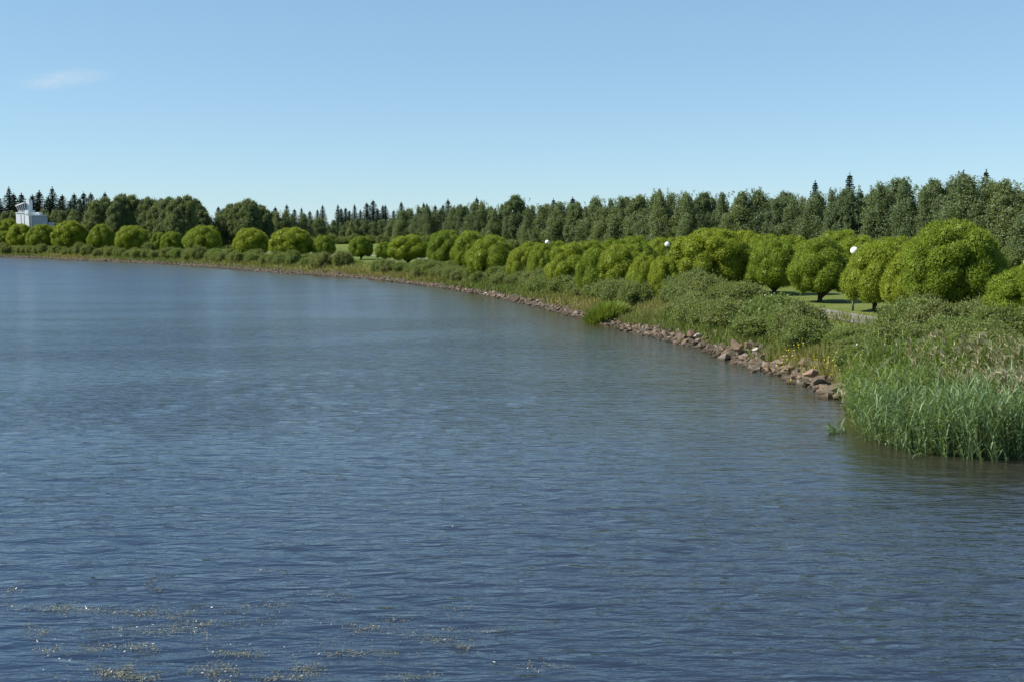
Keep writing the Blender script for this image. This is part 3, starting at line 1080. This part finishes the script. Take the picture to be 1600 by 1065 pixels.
# the smaller and farther stones in one mesh
SV, SF, SA = [], [], []
base = [(np.array([v.co[:] for v in m.vertices]), [tuple(p.vertices) for p in m.polygons]) for m in STONE]
zz = gz(np.array([q[0] for q, _ in small]), np.array([q[1] for q, _ in small]))
nv = 0
for (q, size), z in zip(small, zz):
    v, f = base[g.integers(10)]
    a = g.uniform(0, 6.28); ca, sa = math.cos(a), math.sin(a)
    b_ = g.uniform(-.4, .4)
    w = v * size * g.uniform(.8, 1.2, 3)
    w = np.stack([w[:, 0] * ca - w[:, 1] * sa, w[:, 0] * sa + w[:, 1] * ca, w[:, 2] + w[:, 0] * b_], 1) + [q[0], q[1], z + size * .08 + .03]
    SV.append(w); SF += [tuple(i + nv for i in ff) for ff in f]; SA += [g.uniform(0, .999)] * len(f)
    nv += len(w)
o = add('rubble_stones', index_mesh('rubble_stones', np.vstack(SV), SF, M['stone'], attr=SA), bank)
tag(o, 'smaller and more distant rubble stones', kind='stuff')


def lone_stone(px, py, z, size, label, mat, name='boulder', tilt=(.2, .3)):
    w = at_z(px, py, z)
    me = STONE[3].copy(); me.materials.clear(); me.materials.append(mat)
    o = add(name, me, loc=(w[0], w[1], z + size * .12), scale=(size, size * .85, size * .8))
    o.rotation_euler = (tilt[0], tilt[1], random.uniform(0, 6))
    tag(o, label, 'boulder')


M['pink_stone'] = plain_mat('pinkish_stone', (0.17, 0.115, 0.075), (0.235, 0.160, 0.108), 5, .85, .02)
lone_stone(759, 461, .1, .65, 'white boulder at the waterline in mid bank', M['white_stone'])
lone_stone(877, 472, .6, .7, 'pale pink slab-like boulder on the bank left of the bright green sedge', M['pink_stone'])
lone_stone(1089, 526, .45, .5, 'pale white stone beside an orange slab among the bank stones', M['white_stone'])
lone_stone(1081, 524, .5, .6, 'orange tilted slab left of the pale white stone', M['pink_stone'], tilt=(.2, -.9))
lone_stone(1181, 547, .7, .32, 'pale stone at the upper edge of the rubble by the yellow flowers', M['white_stone'])
lone_stone(1267, 585, .6, .6, 'orange-pink stone on top of the rubble near the reed bed', M['pink_stone'])
lone_stone(1150, 543, .6, .7, 'reddish tilted slab below the leafy shrubs', M['pink_stone'], tilt=(.3, -.8))

# ------------------------------------------------------------------ tall bank grass (uncountable)
g = np.random.default_rng(61)


def grass_field(n, s0, s1, t0, t1, h0, h1, w):
    ss = g.uniform(s0, s1, n)
    idx = np.clip(np.searchsorted(SLEN, ss) - 1, 0, len(SEG) - 1)
    d = (SC[idx + 1] - SC[idx]) / SEG[idx][:, None]
    P = SC[idx] + d * (ss - SLEN[idx])[:, None]
    nn = np.stack([d[:, 1], -d[:, 0]], 1)
    tt = t0 + (t1 - t0) * g.beta(1.2, 1.3, n)
    P = P + nn * tt[:, None]
    cl = .5 + .5 * np.sin(P[:, 0] * 1.7 + 1.3 * np.sin(P[:, 1] * .9)) * np.sin(P[:, 1] * 1.1)
    keep = g.uniform(0, 1, n) < .25 + .75 * cl
    P, cl = P[keep], cl[keep]
    n = len(P)
    B = np.stack([P[:, 0], P[:, 1], gz(P[:, 0], P[:, 1]) - .03], 1)
    d0 = np.array([0, 0, 1.]) + g.normal(0, .28, (n, 3))
    dr = g.normal(0, .22, (n, 3)) + np.array([0, 0, -.12])
    L = g.uniform(h0, h1, n) * (.6 + .6 * cl)
    q = ribbons(B, d0, dr, L, np.full(n, w), 2, g=g)
    straw = np.clip(.25 + .35 * np.sin(P[:, 0] * .35 + P[:, 1] * .21) + g.normal(0, .22, n), 0, 1)
    return q, np.repeat(straw, 2)


fs = [grass_field(30000, S0 - 1, S0 + 45, .5, 4.2, .35, .8, .035), grass_field(26000, S0 + 45, S0 + 130, .6, 4.0, .4, .85, .05),
      grass_field(19000, S0 + 130, S_FAR + 10, .5, 5, .4, .9, .08), grass_field(16000, S0 - 6, S0 + 60, 4, 9, .25, .6, .035), grass_field(11000, S0 + 60, S0 + 230, 4, 11, .3, .7, .07)]
o = add('bank_grass', poly_mesh('bank_grass', np.vstack([f[0] for f in fs]), 4, M['grass'], np.concatenate([f[1] for f in fs])))
tag(o, 'tall green and straw-coloured grass between the stones and the shrubs', 'grass', kind='stuff')


# ------------------------------------------------------------------ flowers
def flower_patch(name, spots, mat, size, label, cat, hh):
    Q, S = [], []
    for px, py, z, n, spread in spots:
        w = at_z(px, py, z)
        for k in range(n):
            x, y = w[0] + g.normal(0, spread), w[1] + g.normal(0, spread)
            z0 = gz1(x, y)
            h = hh * g.uniform(.7, 1.2)
            top = np.array([x + g.normal(0, .06), y + g.normal(0, .06), z0 + h])
            m = 5
            d = rand_dirs(m, g)
            Q.append(leaves(top + d * size * .4, d + [0, -.5, .8], g.normal(size=(m, 3)), np.full(m, size), np.full(m, size * .8)))
            S.append(ribbons(np.array([[x, y, z0]]), top[None] - [[x, y, z0]], np.zeros((1, 3)), np.array([h]), np.array([.015]), 2, g=g))
    e = add(name, poly_mesh(name, np.vstack(Q), 4, mat))
    st = poly_mesh('flower_stem', np.vstack(S), 4, M['grass'], np.zeros(len(np.vstack(S)) // 4))
    add('stem', st, e)
    tag(e, label, cat, kind='stuff')


flower_patch('yellow_flowers', [(1228, 556, .9, 9, .22), (1235, 548, 1.0, 7, .25), (1248, 545, 1.0, 5, .2), (1262, 572, .8, 6, .5), (1290, 566, .9, 6, .45), (1305, 562, .9, 5, .35), (1222, 562, .8, 5, .35), (1310, 583, .7, 5, .3)],
             M['yellow'], .045, 'yellow wildflowers above the rubble near the reed bed', 'flowers', .75)
flower_patch('white_flowers', [(1339, 574, .9, 3, .12), (1180, 500, 1.2, 4, .8), (1060, 470, 1.2, 4, 1.2), (900, 468, 1.0, 5, 1.5), (800, 440, 1.0, 5, 2), (1350, 480, 1.4, 5, 1.5), (1450, 500, 1.3, 5, 1.5)],
             M['whitefl'], .06, 'scattered white wildflower heads among the bank shrubs', 'flowers', 1.1)


# ------------------------------------------------------------------ sedge clumps
def sedge(px, py, wid, h, label, n=1700):
    w = at_z(px, py, .35)
    r = wid / 2
    a, rr = g.uniform(0, 6.28, n), r * np.sqrt(g.uniform(0, 1, n))
    bx, by = rr * np.cos(a), rr * np.sin(a) * .8
    z0 = gz1(w[0], w[1])
    zb = gz(bx + w[0], by + w[1]) - z0 - .03
    B = np.stack([bx, by, zb], 1)
    d0 = np.stack([bx * .25 / r, by * .25 / r, np.ones(n)], 1) + g.normal(0, .16, (n, 3))
    q = ribbons(B, d0, np.stack([bx * .2, by * .2, -np.full(n, .12)], 1), h * g.uniform(.6, 1.1, n) * (1.15 - .5 * (rr / r) ** 2), np.full(n, .045), 3, g=g)
    o = add('sedge_clump', poly_mesh('sedge_clump', q, 4, M['sedge'], np.repeat(g.beta(2, 2, n), 3)), loc=(w[0], w[1], z0))
    tag(o, label, 'sedge', 'bright sedge clumps on the bank')


sedge(948, 497, 2.6, 1.3, 'bright yellow-green sedge clump at the waterline in mid bank', 2600)
sedge(453, 420, 2.6, 1.6, 'small bright green sedge clump on the far bank below the widest willow')

# ------------------------------------------------------------------ reed bed
g = np.random.default_rng(71)
fr = [at_z(x, y)[:2] for x, y in [(1332, 628), (1340, 648), (1356, 676), (1385, 694), (1440, 706), (1530, 716), (1600, 714), (1660, 706)]]
poly = np.array(fr + [(24, 35.5), (22, 39), (17, 40.5), (13.8, 43)])


def in_poly(P, poly):
    a, b = poly, np.roll(poly, -1, axis=0)
    c = (a[:, 1] > P[:, 1:2]) != (b[:, 1] > P[:, 1:2])
    xi = (b[:, 0] - a[:, 0]) * (P[:, 1:2] - a[:, 1]) / (b[:, 1] - a[:, 1] + 1e-12) + a[:, 0]
    return (c & (P[:, 0:1] < xi)).sum(1) % 2 == 1


def reeds(P, hscale, plume_p, g, nl=10):
    n = len(P)
    z = np.maximum(gz(P[:, 0], P[:, 1]), -.25)
    H = g.uniform(1.5, 2.15, n) * hscale
    B = np.stack([P[:, 0], P[:, 1], z - .1], 1)
    lean = np.stack([g.normal(-.10, .14, n), g.normal(-.06, .13, n), np.ones(n)], 1)
    lean = unit(lean)
    bend = np.stack([g.normal(-.05, .06, n), g.normal(-.04, .06, n), np.zeros(n)], 1)
    Q = [ribbons(B, lean, bend, H + .1, np.full(n, .016), 3, g=g)]
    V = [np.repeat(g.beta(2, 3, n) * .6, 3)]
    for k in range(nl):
        u = .12 + .88 * (k + g.uniform(0, 1, n)) / nl
        pos = B + lean * (u * H)[:, None] + bend * (u ** 2 * H * .6)[:, None]
        az = g.uniform(0, 6.28, n)
        hd = np.stack([np.cos(az) - .45, np.sin(az) - .25, np.zeros(n)], 1)
        d0 = unit(hd) * .55 + np.array([0, 0, 1.2]) + g.normal(0, .18, (n, 3))
        dr = np.array([0, 0, -.48]) * g.uniform(.3, 1.6, (n, 1)) + np.array([-.10, -.02, 0])
        L = g.uniform(.36, .72, n)
        fc = np.cross(d0, np.stack([-hd[:, 1], hd[:, 0], np.zeros(n)], 1)) + g.normal(0, .3, (n, 3))
        Q.append(ribbons(pos, d0, dr, L, g.uniform(.022, .036, n), 3, face=fc, g=g))
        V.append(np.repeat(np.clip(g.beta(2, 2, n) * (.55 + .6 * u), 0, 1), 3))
    # drop leaf quads dipping under the surface is unnecessary; plumes:
    pm = g.uniform(0, 1, n) < plume_p
    tip = (B + lean * (H)[:, None] + bend * (H * .6)[:, None])[pm]
    m = len(tip)
    PQ, PV = [], []
    for k in range(11):
        d0 = np.array([-.35, -.1, .8]) + g.normal(0, .28, (m, 3))
        PQ.append(ribbons(tip + np.array([0, 0, .03 * k - .08]), d0, np.array([-.2, -.05, -.25]) + np.zeros((m, 3)), g.uniform(.15, .28, m), np.full(m, .04), 2, g=g))
        PV.append(np.repeat(g.beta(2, 2, m), 2))
    return np.vstack(Q), np.concatenate(V), (np.vstack(PQ), np.concatenate(PV))


lo, hi = poly.min(0), poly.max(0)
P = g.uniform(lo, hi, (12000, 2))
P = P[in_poly(P, poly)][:4500]
fe = np.array(fr)                                   # stray stalks thinning out into the water
k_ = g.integers(0, len(fe) - 1, 150)
u_ = g.uniform(0, 1, (150, 1))
st = fe[k_] * (1 - u_) + fe[k_ + 1] * u_ + np.stack([g.normal(-.1, .12, 150), -np.abs(g.normal(0, .28, 150))], 1)
P = np.vstack([P, st])
wob = .9 + .12 * np.sin(P[:, 0] * 1.3) * np.sin(P[:, 1] * 1.1 + 1)
hs = wob * np.interp(P[:, 0], [11.5, 13, 16, 22], [.90, 1.0, 1.10, 1.14])
pp = np.interp(P[:, 0], [12, 14, 17], [.0, .06, .42]) * np.interp(P[:, 1], [32.5, 35.5], [.2, 1])
yng = g.uniform(0, 1, len(P)) < np.clip((P[:, 1] - 35.5) / 4.5 - (P[:, 0] - 14) / 9 + .15, .06, .95)
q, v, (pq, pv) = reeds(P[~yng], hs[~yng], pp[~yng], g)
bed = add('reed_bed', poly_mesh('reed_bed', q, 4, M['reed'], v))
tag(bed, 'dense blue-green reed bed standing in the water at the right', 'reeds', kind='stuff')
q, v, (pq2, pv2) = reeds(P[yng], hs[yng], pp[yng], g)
o = add('young_reeds', poly_mesh('young_reeds', q, 4, M['reed_young'], v), bed)
tag(o, 'yellow-green younger reeds at the back and left of the bed', kind='stuff')
pq, pv = np.vstack([pq, pq2]), np.concatenate([pv, pv2])
o = add('seed_plume', poly_mesh('seed_plume', pq, 4, M['straw'], pv), bed)
tag(o, 'tan reed plumes', kind='stuff')
# last year's dry stalks standing among the reeds and along their foot
n = 900
Pd = g.uniform(lo, hi, (6000, 2)); Pd = Pd[in_poly(Pd, poly)]
edge = np.concatenate([Pd[:500], Pd[Pd[:, 0] > 15][:450]])
n = len(edge)
B = np.stack([edge[:, 0], edge[:, 1], np.maximum(gz(edge[:, 0], edge[:, 1]), -.2)], 1)
q = ribbons(B, np.array([-.12, -.05, 1.]) + g.normal(0, .16, (n, 3)), g.normal(0, .08, (n, 3)), g.uniform(.8, 2.3, n), np.full(n, .02), 3, g=g)
o = add('dry_stalk', poly_mesh('dry_stalk', q, 4, M['straw'], np.repeat(g.beta(2, 2, n), 3)), bed)
tag(o, 'dry straw-coloured reed stalks', kind='stuff')

# lone tuft in open water
w = at_z(1308, 676)
Pt = np.array([w[0], w[1]]) + g.normal(0, .12, (9, 2))
q, v, _ = reeds(Pt, np.full(9, .24), np.zeros(9), g, 6)
q[:, 2] = np.where(q[:, 2] < 0, q[:, 2], q[:, 2])
o = add('reed_tuft', poly_mesh('reed_tuft', q - np.array([w[0], w[1], 0]), 4, M['reed'], v), loc=(w[0], w[1], 0))
tag(o, 'small lone tuft of reed in open water left of the reed bed', 'reeds')

# ------------------------------------------------------------------ floating weed
g = np.random.default_rng(81)
Q, VV = [], []
patches = [(95, 948, 170, 10, 520), (210, 960, 120, 12, 420), (250, 985, 130, 8, 420), (330, 975, 60, 6, 160), (210, 1010, 50, 7, 240), (120, 1012, 60, 8, 260), (370, 1020, 70, 6, 240), (210, 1052, 90, 12, 700), (330, 1048, 70, 12, 420),
           (480, 1045, 60, 9, 240), (420, 1058, 60, 6, 200), (560, 980, 70, 8, 200), (540, 1020, 60, 7, 160), (590, 1018, 50, 6, 120), (620, 968, 50, 6, 100), (700, 948, 40, 5, 90), (770, 984, 70, 5, 140), (690, 998, 80, 5, 130), (725, 1010, 30, 7, 90), (860, 1040, 60, 8, 110),
           (235, 908, 16, 8, 70), (245, 920, 14, 4, 40), (20, 920, 30, 8, 60), (400, 890, 70, 4, 60), (510, 932, 60, 6, 70), (640, 1055, 80, 6, 160), (60, 985, 60, 10, 150), (440, 945, 60, 6, 120), (320, 960, 160, 25, 260), (600, 1000, 260, 50, 330), (240, 1000, 240, 50, 420)]
for px, py, sx, sy, n in patches:
    k = g.integers(3, 8)
    cx = g.normal(px, sx * .35, k); cy = g.normal(py, sy * .35, k)
    n = int(n * 1.05)
    w = g.integers(0, k, n)
    u = g.uniform(-1, 1, n)
    X = cx[w] + u * sx * .35 + g.normal(0, sx * .06, n)
    Y = cy[w] + np.sin(u * 3 + w) * sy * .4 + g.normal(0, sy * .28, n)
    pts = np.array([at_z(a_, b_, .012) for a_, b_ in zip(X, Y) if b_ > 560])
    n = len(pts)
    pts[:, 2] += g.uniform(0, .02, n)
    ax = np.stack([g.normal(0, 1, n), g.normal(0, .6, n), g.normal(0, .25, n)], 1)
    Q.append(leaves(pts, np.array([0, 0, 1.]) + g.normal(0, .45, (n, 3)), ax, g.uniform(.02, .055, n), g.uniform(.005, .013, n)))
    VV.append(g.beta(1.6, 2.2, n))
o = add('floating_weed', poly_mesh('floating_weed', np.vstack(Q), 4, M['weed'], np.concatenate(VV)))
tag(o, 'drifts of fine olive water weed floating in the lower left', 'water weed', kind='stuff')


def feather(px, py, label):
    w = at_z(px, py, .03)
    n = 14
    u = np.linspace(-1, 1, n)
    c = np.stack([u * .022, u * u * .008, np.zeros(n)], 1)
    ax = np.stack([np.full(n, .6), np.where(np.arange(n) % 2 == 0, 1., -1.), np.full(n, .2)], 1)
    q = leaves(c, np.array([[0, 0, 1.]]) + g.normal(0, .2, (n, 3)), ax, np.full(n, .028), np.full(n, .010))
    o = add('feather', poly_mesh('feather', q, 4, M['whitefl']), loc=w, rz=g.uniform(0, 3))
    tag(o, label, 'feather', 'white feathers floating on the water')


feather(707, 821, 'tiny white feather floating alone in the middle foreground')
feather(772, 1033, 'tiny white feather floating near the bottom edge of the picture')
feather(150, 738, 'tiny white feather floating on the left, far from the weed')


# ------------------------------------------------------------------ lamps
def globe_mesh(r):
    bm = bmesh.new()
    bmesh.ops.create_uvsphere(bm, u_segments=24, v_segments=14, radius=r)
    me = bpy.data.meshes.new('globe'); bm.to_mesh(me); bm.free()
    me.polygons.foreach_set('use_smooth', np.ones(len(me.polygons), dtype=bool))
    me.materials.append(M['globe'])
    return me


GL = globe_mesh(.235)
for px, py, d, label in [(1335, 392, 67.9, 'nearest white globe lamp on a dark pole between two willows'), (1042.5, 382, 106.0, 'middle white globe lamp showing against dark willow foliage'),
                         (855, 378.5, 128.0, 'most distant white globe lamp just above the willow tops'), (1610, 410, 44.0, 'white globe lamp cut off at the right picture edge')]:
    w = at_depth(px, py, d)
    z0 = gz1(w[0], w[1])
    h = w[2] - z0
    e = add('park_lamp', None, loc=(w[0], w[1], z0))
    V, F = merge([tube([(0, 0, -.1), (0, 0, .6)], [.065, .065], 10), tube([(0, 0, .6), (0, 0, .66), (0, 0, h - .28)], [.065, .045, .038], 10)])
    add('pole', index_mesh('pole', V, F, M['pole'], smooth=True), e)
    V, F = tube([(0, 0, h - .30), (0, 0, h - .25), (0, 0, h - .205)], [.05, .10, .085], 12)
    add('collar', index_mesh('collar', V, F, M['pole']), e)
    add('globe', GL, e, loc=(0, 0, h))
    tag(e, label, 'lamp', 'white globe lamps along the footpath')

# ------------------------------------------------------------------ white building with a tower
BD = 318.0
u = BD / FPX                                     # metres per pixel at the building
o0 = at_depth(45, 348, BD)
z0 = gz1(o0[0], o0[1])
e = add('white_building', None, loc=(o0[0], o0[1], z0), rz=R(-10))
tag(e, 'white harbour building with glazed lookout and tall chimney at the far left', 'building')
X = lambda px: (px - 45) * u
Z = lambda py: at_depth(45, py, BD)[2] - z0


def part(name, vf, mat, parent):
    return add(name, index_mesh(name, vf[0], vf[1], mat), parent)


base_ = part('main_wall', box(X(23.5), X(44.8), 0, 3, -.3, Z(333)), M['white_wall'], e)
part('parapet', box(X(23.2), X(40), -.12, 3.1, Z(333) + .003, Z(332)), M['white_wall'], base_)
for k in range(2):
    part('wall_joint', box(X(31.5 + 5.5 * k), X(31.9 + 5.5 * k), -.06, -.002, 2, Z(334)), M['grey_or_shaded_wall'], base_)
chim = part('chimney', box(X(39.5), X(44.6), .6, 2.2, Z(333) - .2, Z(313)), M['white_wall'], e)
part('chimney_foot', box(X(39.2), X(44.9), -.15, 3.2, Z(334.5), Z(328.5)), M['white_wall'], e)
# lookout: flared glazed box under a sloping roof
zb, zt = Z(332) + .004, Z(323)
Vg = [(X(27.5), .5, zb), (X(39.2), .5, zb), (X(39.2), 2.6, zb), (X(27.5), 2.6, zb), (X(25.8), -.1, zt), (X(39.2), -.1, zt + .6), (X(39.2), 2.9, zt + .6), (X(25.8), 2.9, zt)]
Fg = [(0, 3, 2, 1), (4, 5, 6, 7), (0, 1, 5, 4), (1, 2, 6, 5), (2, 3, 7, 6), (3, 0, 4, 7)]
look = part('lookout', (Vg, Fg), M['glass_dark'], e)
for k in range(5):
    f = k / 4
    xb, xt = X(27.5) + (X(39.0) - X(27.5)) * f, X(25.8) + (X(39.0) - X(25.8)) * f
    part('mullion', tube([(xb, .42, zb), (xt, -.18, zt + .6 * f)], [.14, .14], 4), M['white_wall'], look)
part('sill', box(X(27.2), X(39.3), .30, .48, zb, zb + .5), M['white_wall'], look)
Vr = [(X(25.2), -.6, zt + .02), (X(39.3), -.6, Z(318.5)), (X(39.3), 3.2, Z(318.5)), (X(25.2), 3.2, zt + .02)]
Vr += [(a_, b_, c_ + .35) for a_, b_, c_ in Vr]
part('lookout_roof', (Vr, Fg), M['white_wall'], e)
wing = part('side_wing', box(X(45.0), X(60), .8, 2.6, -.3, Z(333.2)), M['white_wall'], e)
part('wing_cornice', box(X(45.1), X(60.4), .6, 2.7, Z(333.2) + .003, Z(332.2)), M['white_wall'], wing)
low = part('shaded_annex', box(X(48.6), X(71), -2.2, -.6, -.3, Z(337.4)), M['grey_or_shaded_wall'], e)  # shade on this side is put into the bluish-grey wall colour
low.location = (X(48.6) * .16, .3, 0)
low.rotation_euler = (0, 0, R(30))
part('annex_edge', box(X(48.2), X(71.4), -2.4, -.5, Z(337.4) + .003, Z(336.6)), M['white_wall'], low)
part('annex_pier', box(X(46.8), X(48.4), -2.3, -.7, -.3, Z(336.6)), M['white_wall'], low)
part('annex_door', box(X(45.2), X(46.6), -.06, -.003, -.3, Z(338)), M['glass_dark'], low)
part('boundary_wall', box(X(72), X(84), 1, 1.3, -.3, Z(347.5)), M['grey_or_shaded_wall'], e)

# small shed with grey sloping roof
d = 322.0
o0 = at_depth(137, 353, d)
z0 = gz1(o0[0], o0[1])
u = d / FPX
e = add('shed', None, loc=(o0[0], o0[1], z0))
tag(e, 'small shed with a grey sloping roof behind the far willows', 'shed')
hz = at_depth(137, 357.5, d)[2] - z0
hz2 = at_depth(137, 349, d)[2] - z0
x0, x1 = -10 * u, 10 * u
V = [(x0 + .2, 0, -.3), (x1 - .2, 0, -.3), (x1 - .2, 4, -.3), (x0 + .2, 4, -.3), (x0 + .2, 0, hz - .2), (x1 - .2, 0, hz2 - .2), (x1 - .2, 4, hz2 - .2), (x0 + .2, 4, hz - .2)]
part('shed_wall', (V, Fg), M['grey_or_shaded_wall'], e)
V = [(x0, -.9, hz - .55), (x1, -.9, hz2 - .55), (x1, 4.2, hz2), (x0, 4.2, hz)]
V += [(a_, b_, c_ + .22) for a_, b_, c_ in V]
part('shed_roof', (V, Fg), M['grey_roof'], e)

# ------------------------------------------------------------------ faint cloud
c = at_depth(96, 124, 3000.0)
bm = bmesh.new()
bmesh.ops.create_icosphere(bm, subdivisions=4, radius=1.0)
me = bpy.data.meshes.new('cloud'); bm.to_mesh(me); bm.free()
t = NT('thin_cloud')
tc = t.n('ShaderNodeTexCoord')
ln = t.n('ShaderNodeVectorMath', operation='LENGTH')
t.l(tc.outputs['Object'], ln.inputs[0])
mp = t.n('ShaderNodeMapping'); mp.inputs['Scale'].default_value = (1.6, 1.0, .9)
t.l(tc.outputs['Object'], mp.inputs[0])
nz = t.n('ShaderNodeTexNoise', i_Scale=1.5, i_Detail=4.0, i_Roughness=.55)
t.l(mp.outputs[0], nz.inputs['Vector'])
fall = t.maprange(ln.outputs['Value'], .25, .98, 1.0, 0.0)
den = t.math('MULTIPLY', t.math('MULTIPLY', fall, fall), t.maprange(nz.outputs['Fac'], .36, .68))
den = t.math('MULTIPLY', den, .0066)
pv = t.n('ShaderNodeVolumePrincipled')
pv.inputs['Color'].default_value = (1, 1, 1, 1)
t.l(den, pv.inputs['Density'])
t.l(pv.outputs[0], t.out.inputs['Volume'])
me.materials.append(t.m)
o = add('cloud', me, loc=c, scale=(175, 110, 32))
o.rotation_euler = (0, R(-6), 0)
tag(o, 'faint thin white cloud wisp low in the sky at the left', 'cloud', kind='stuff')
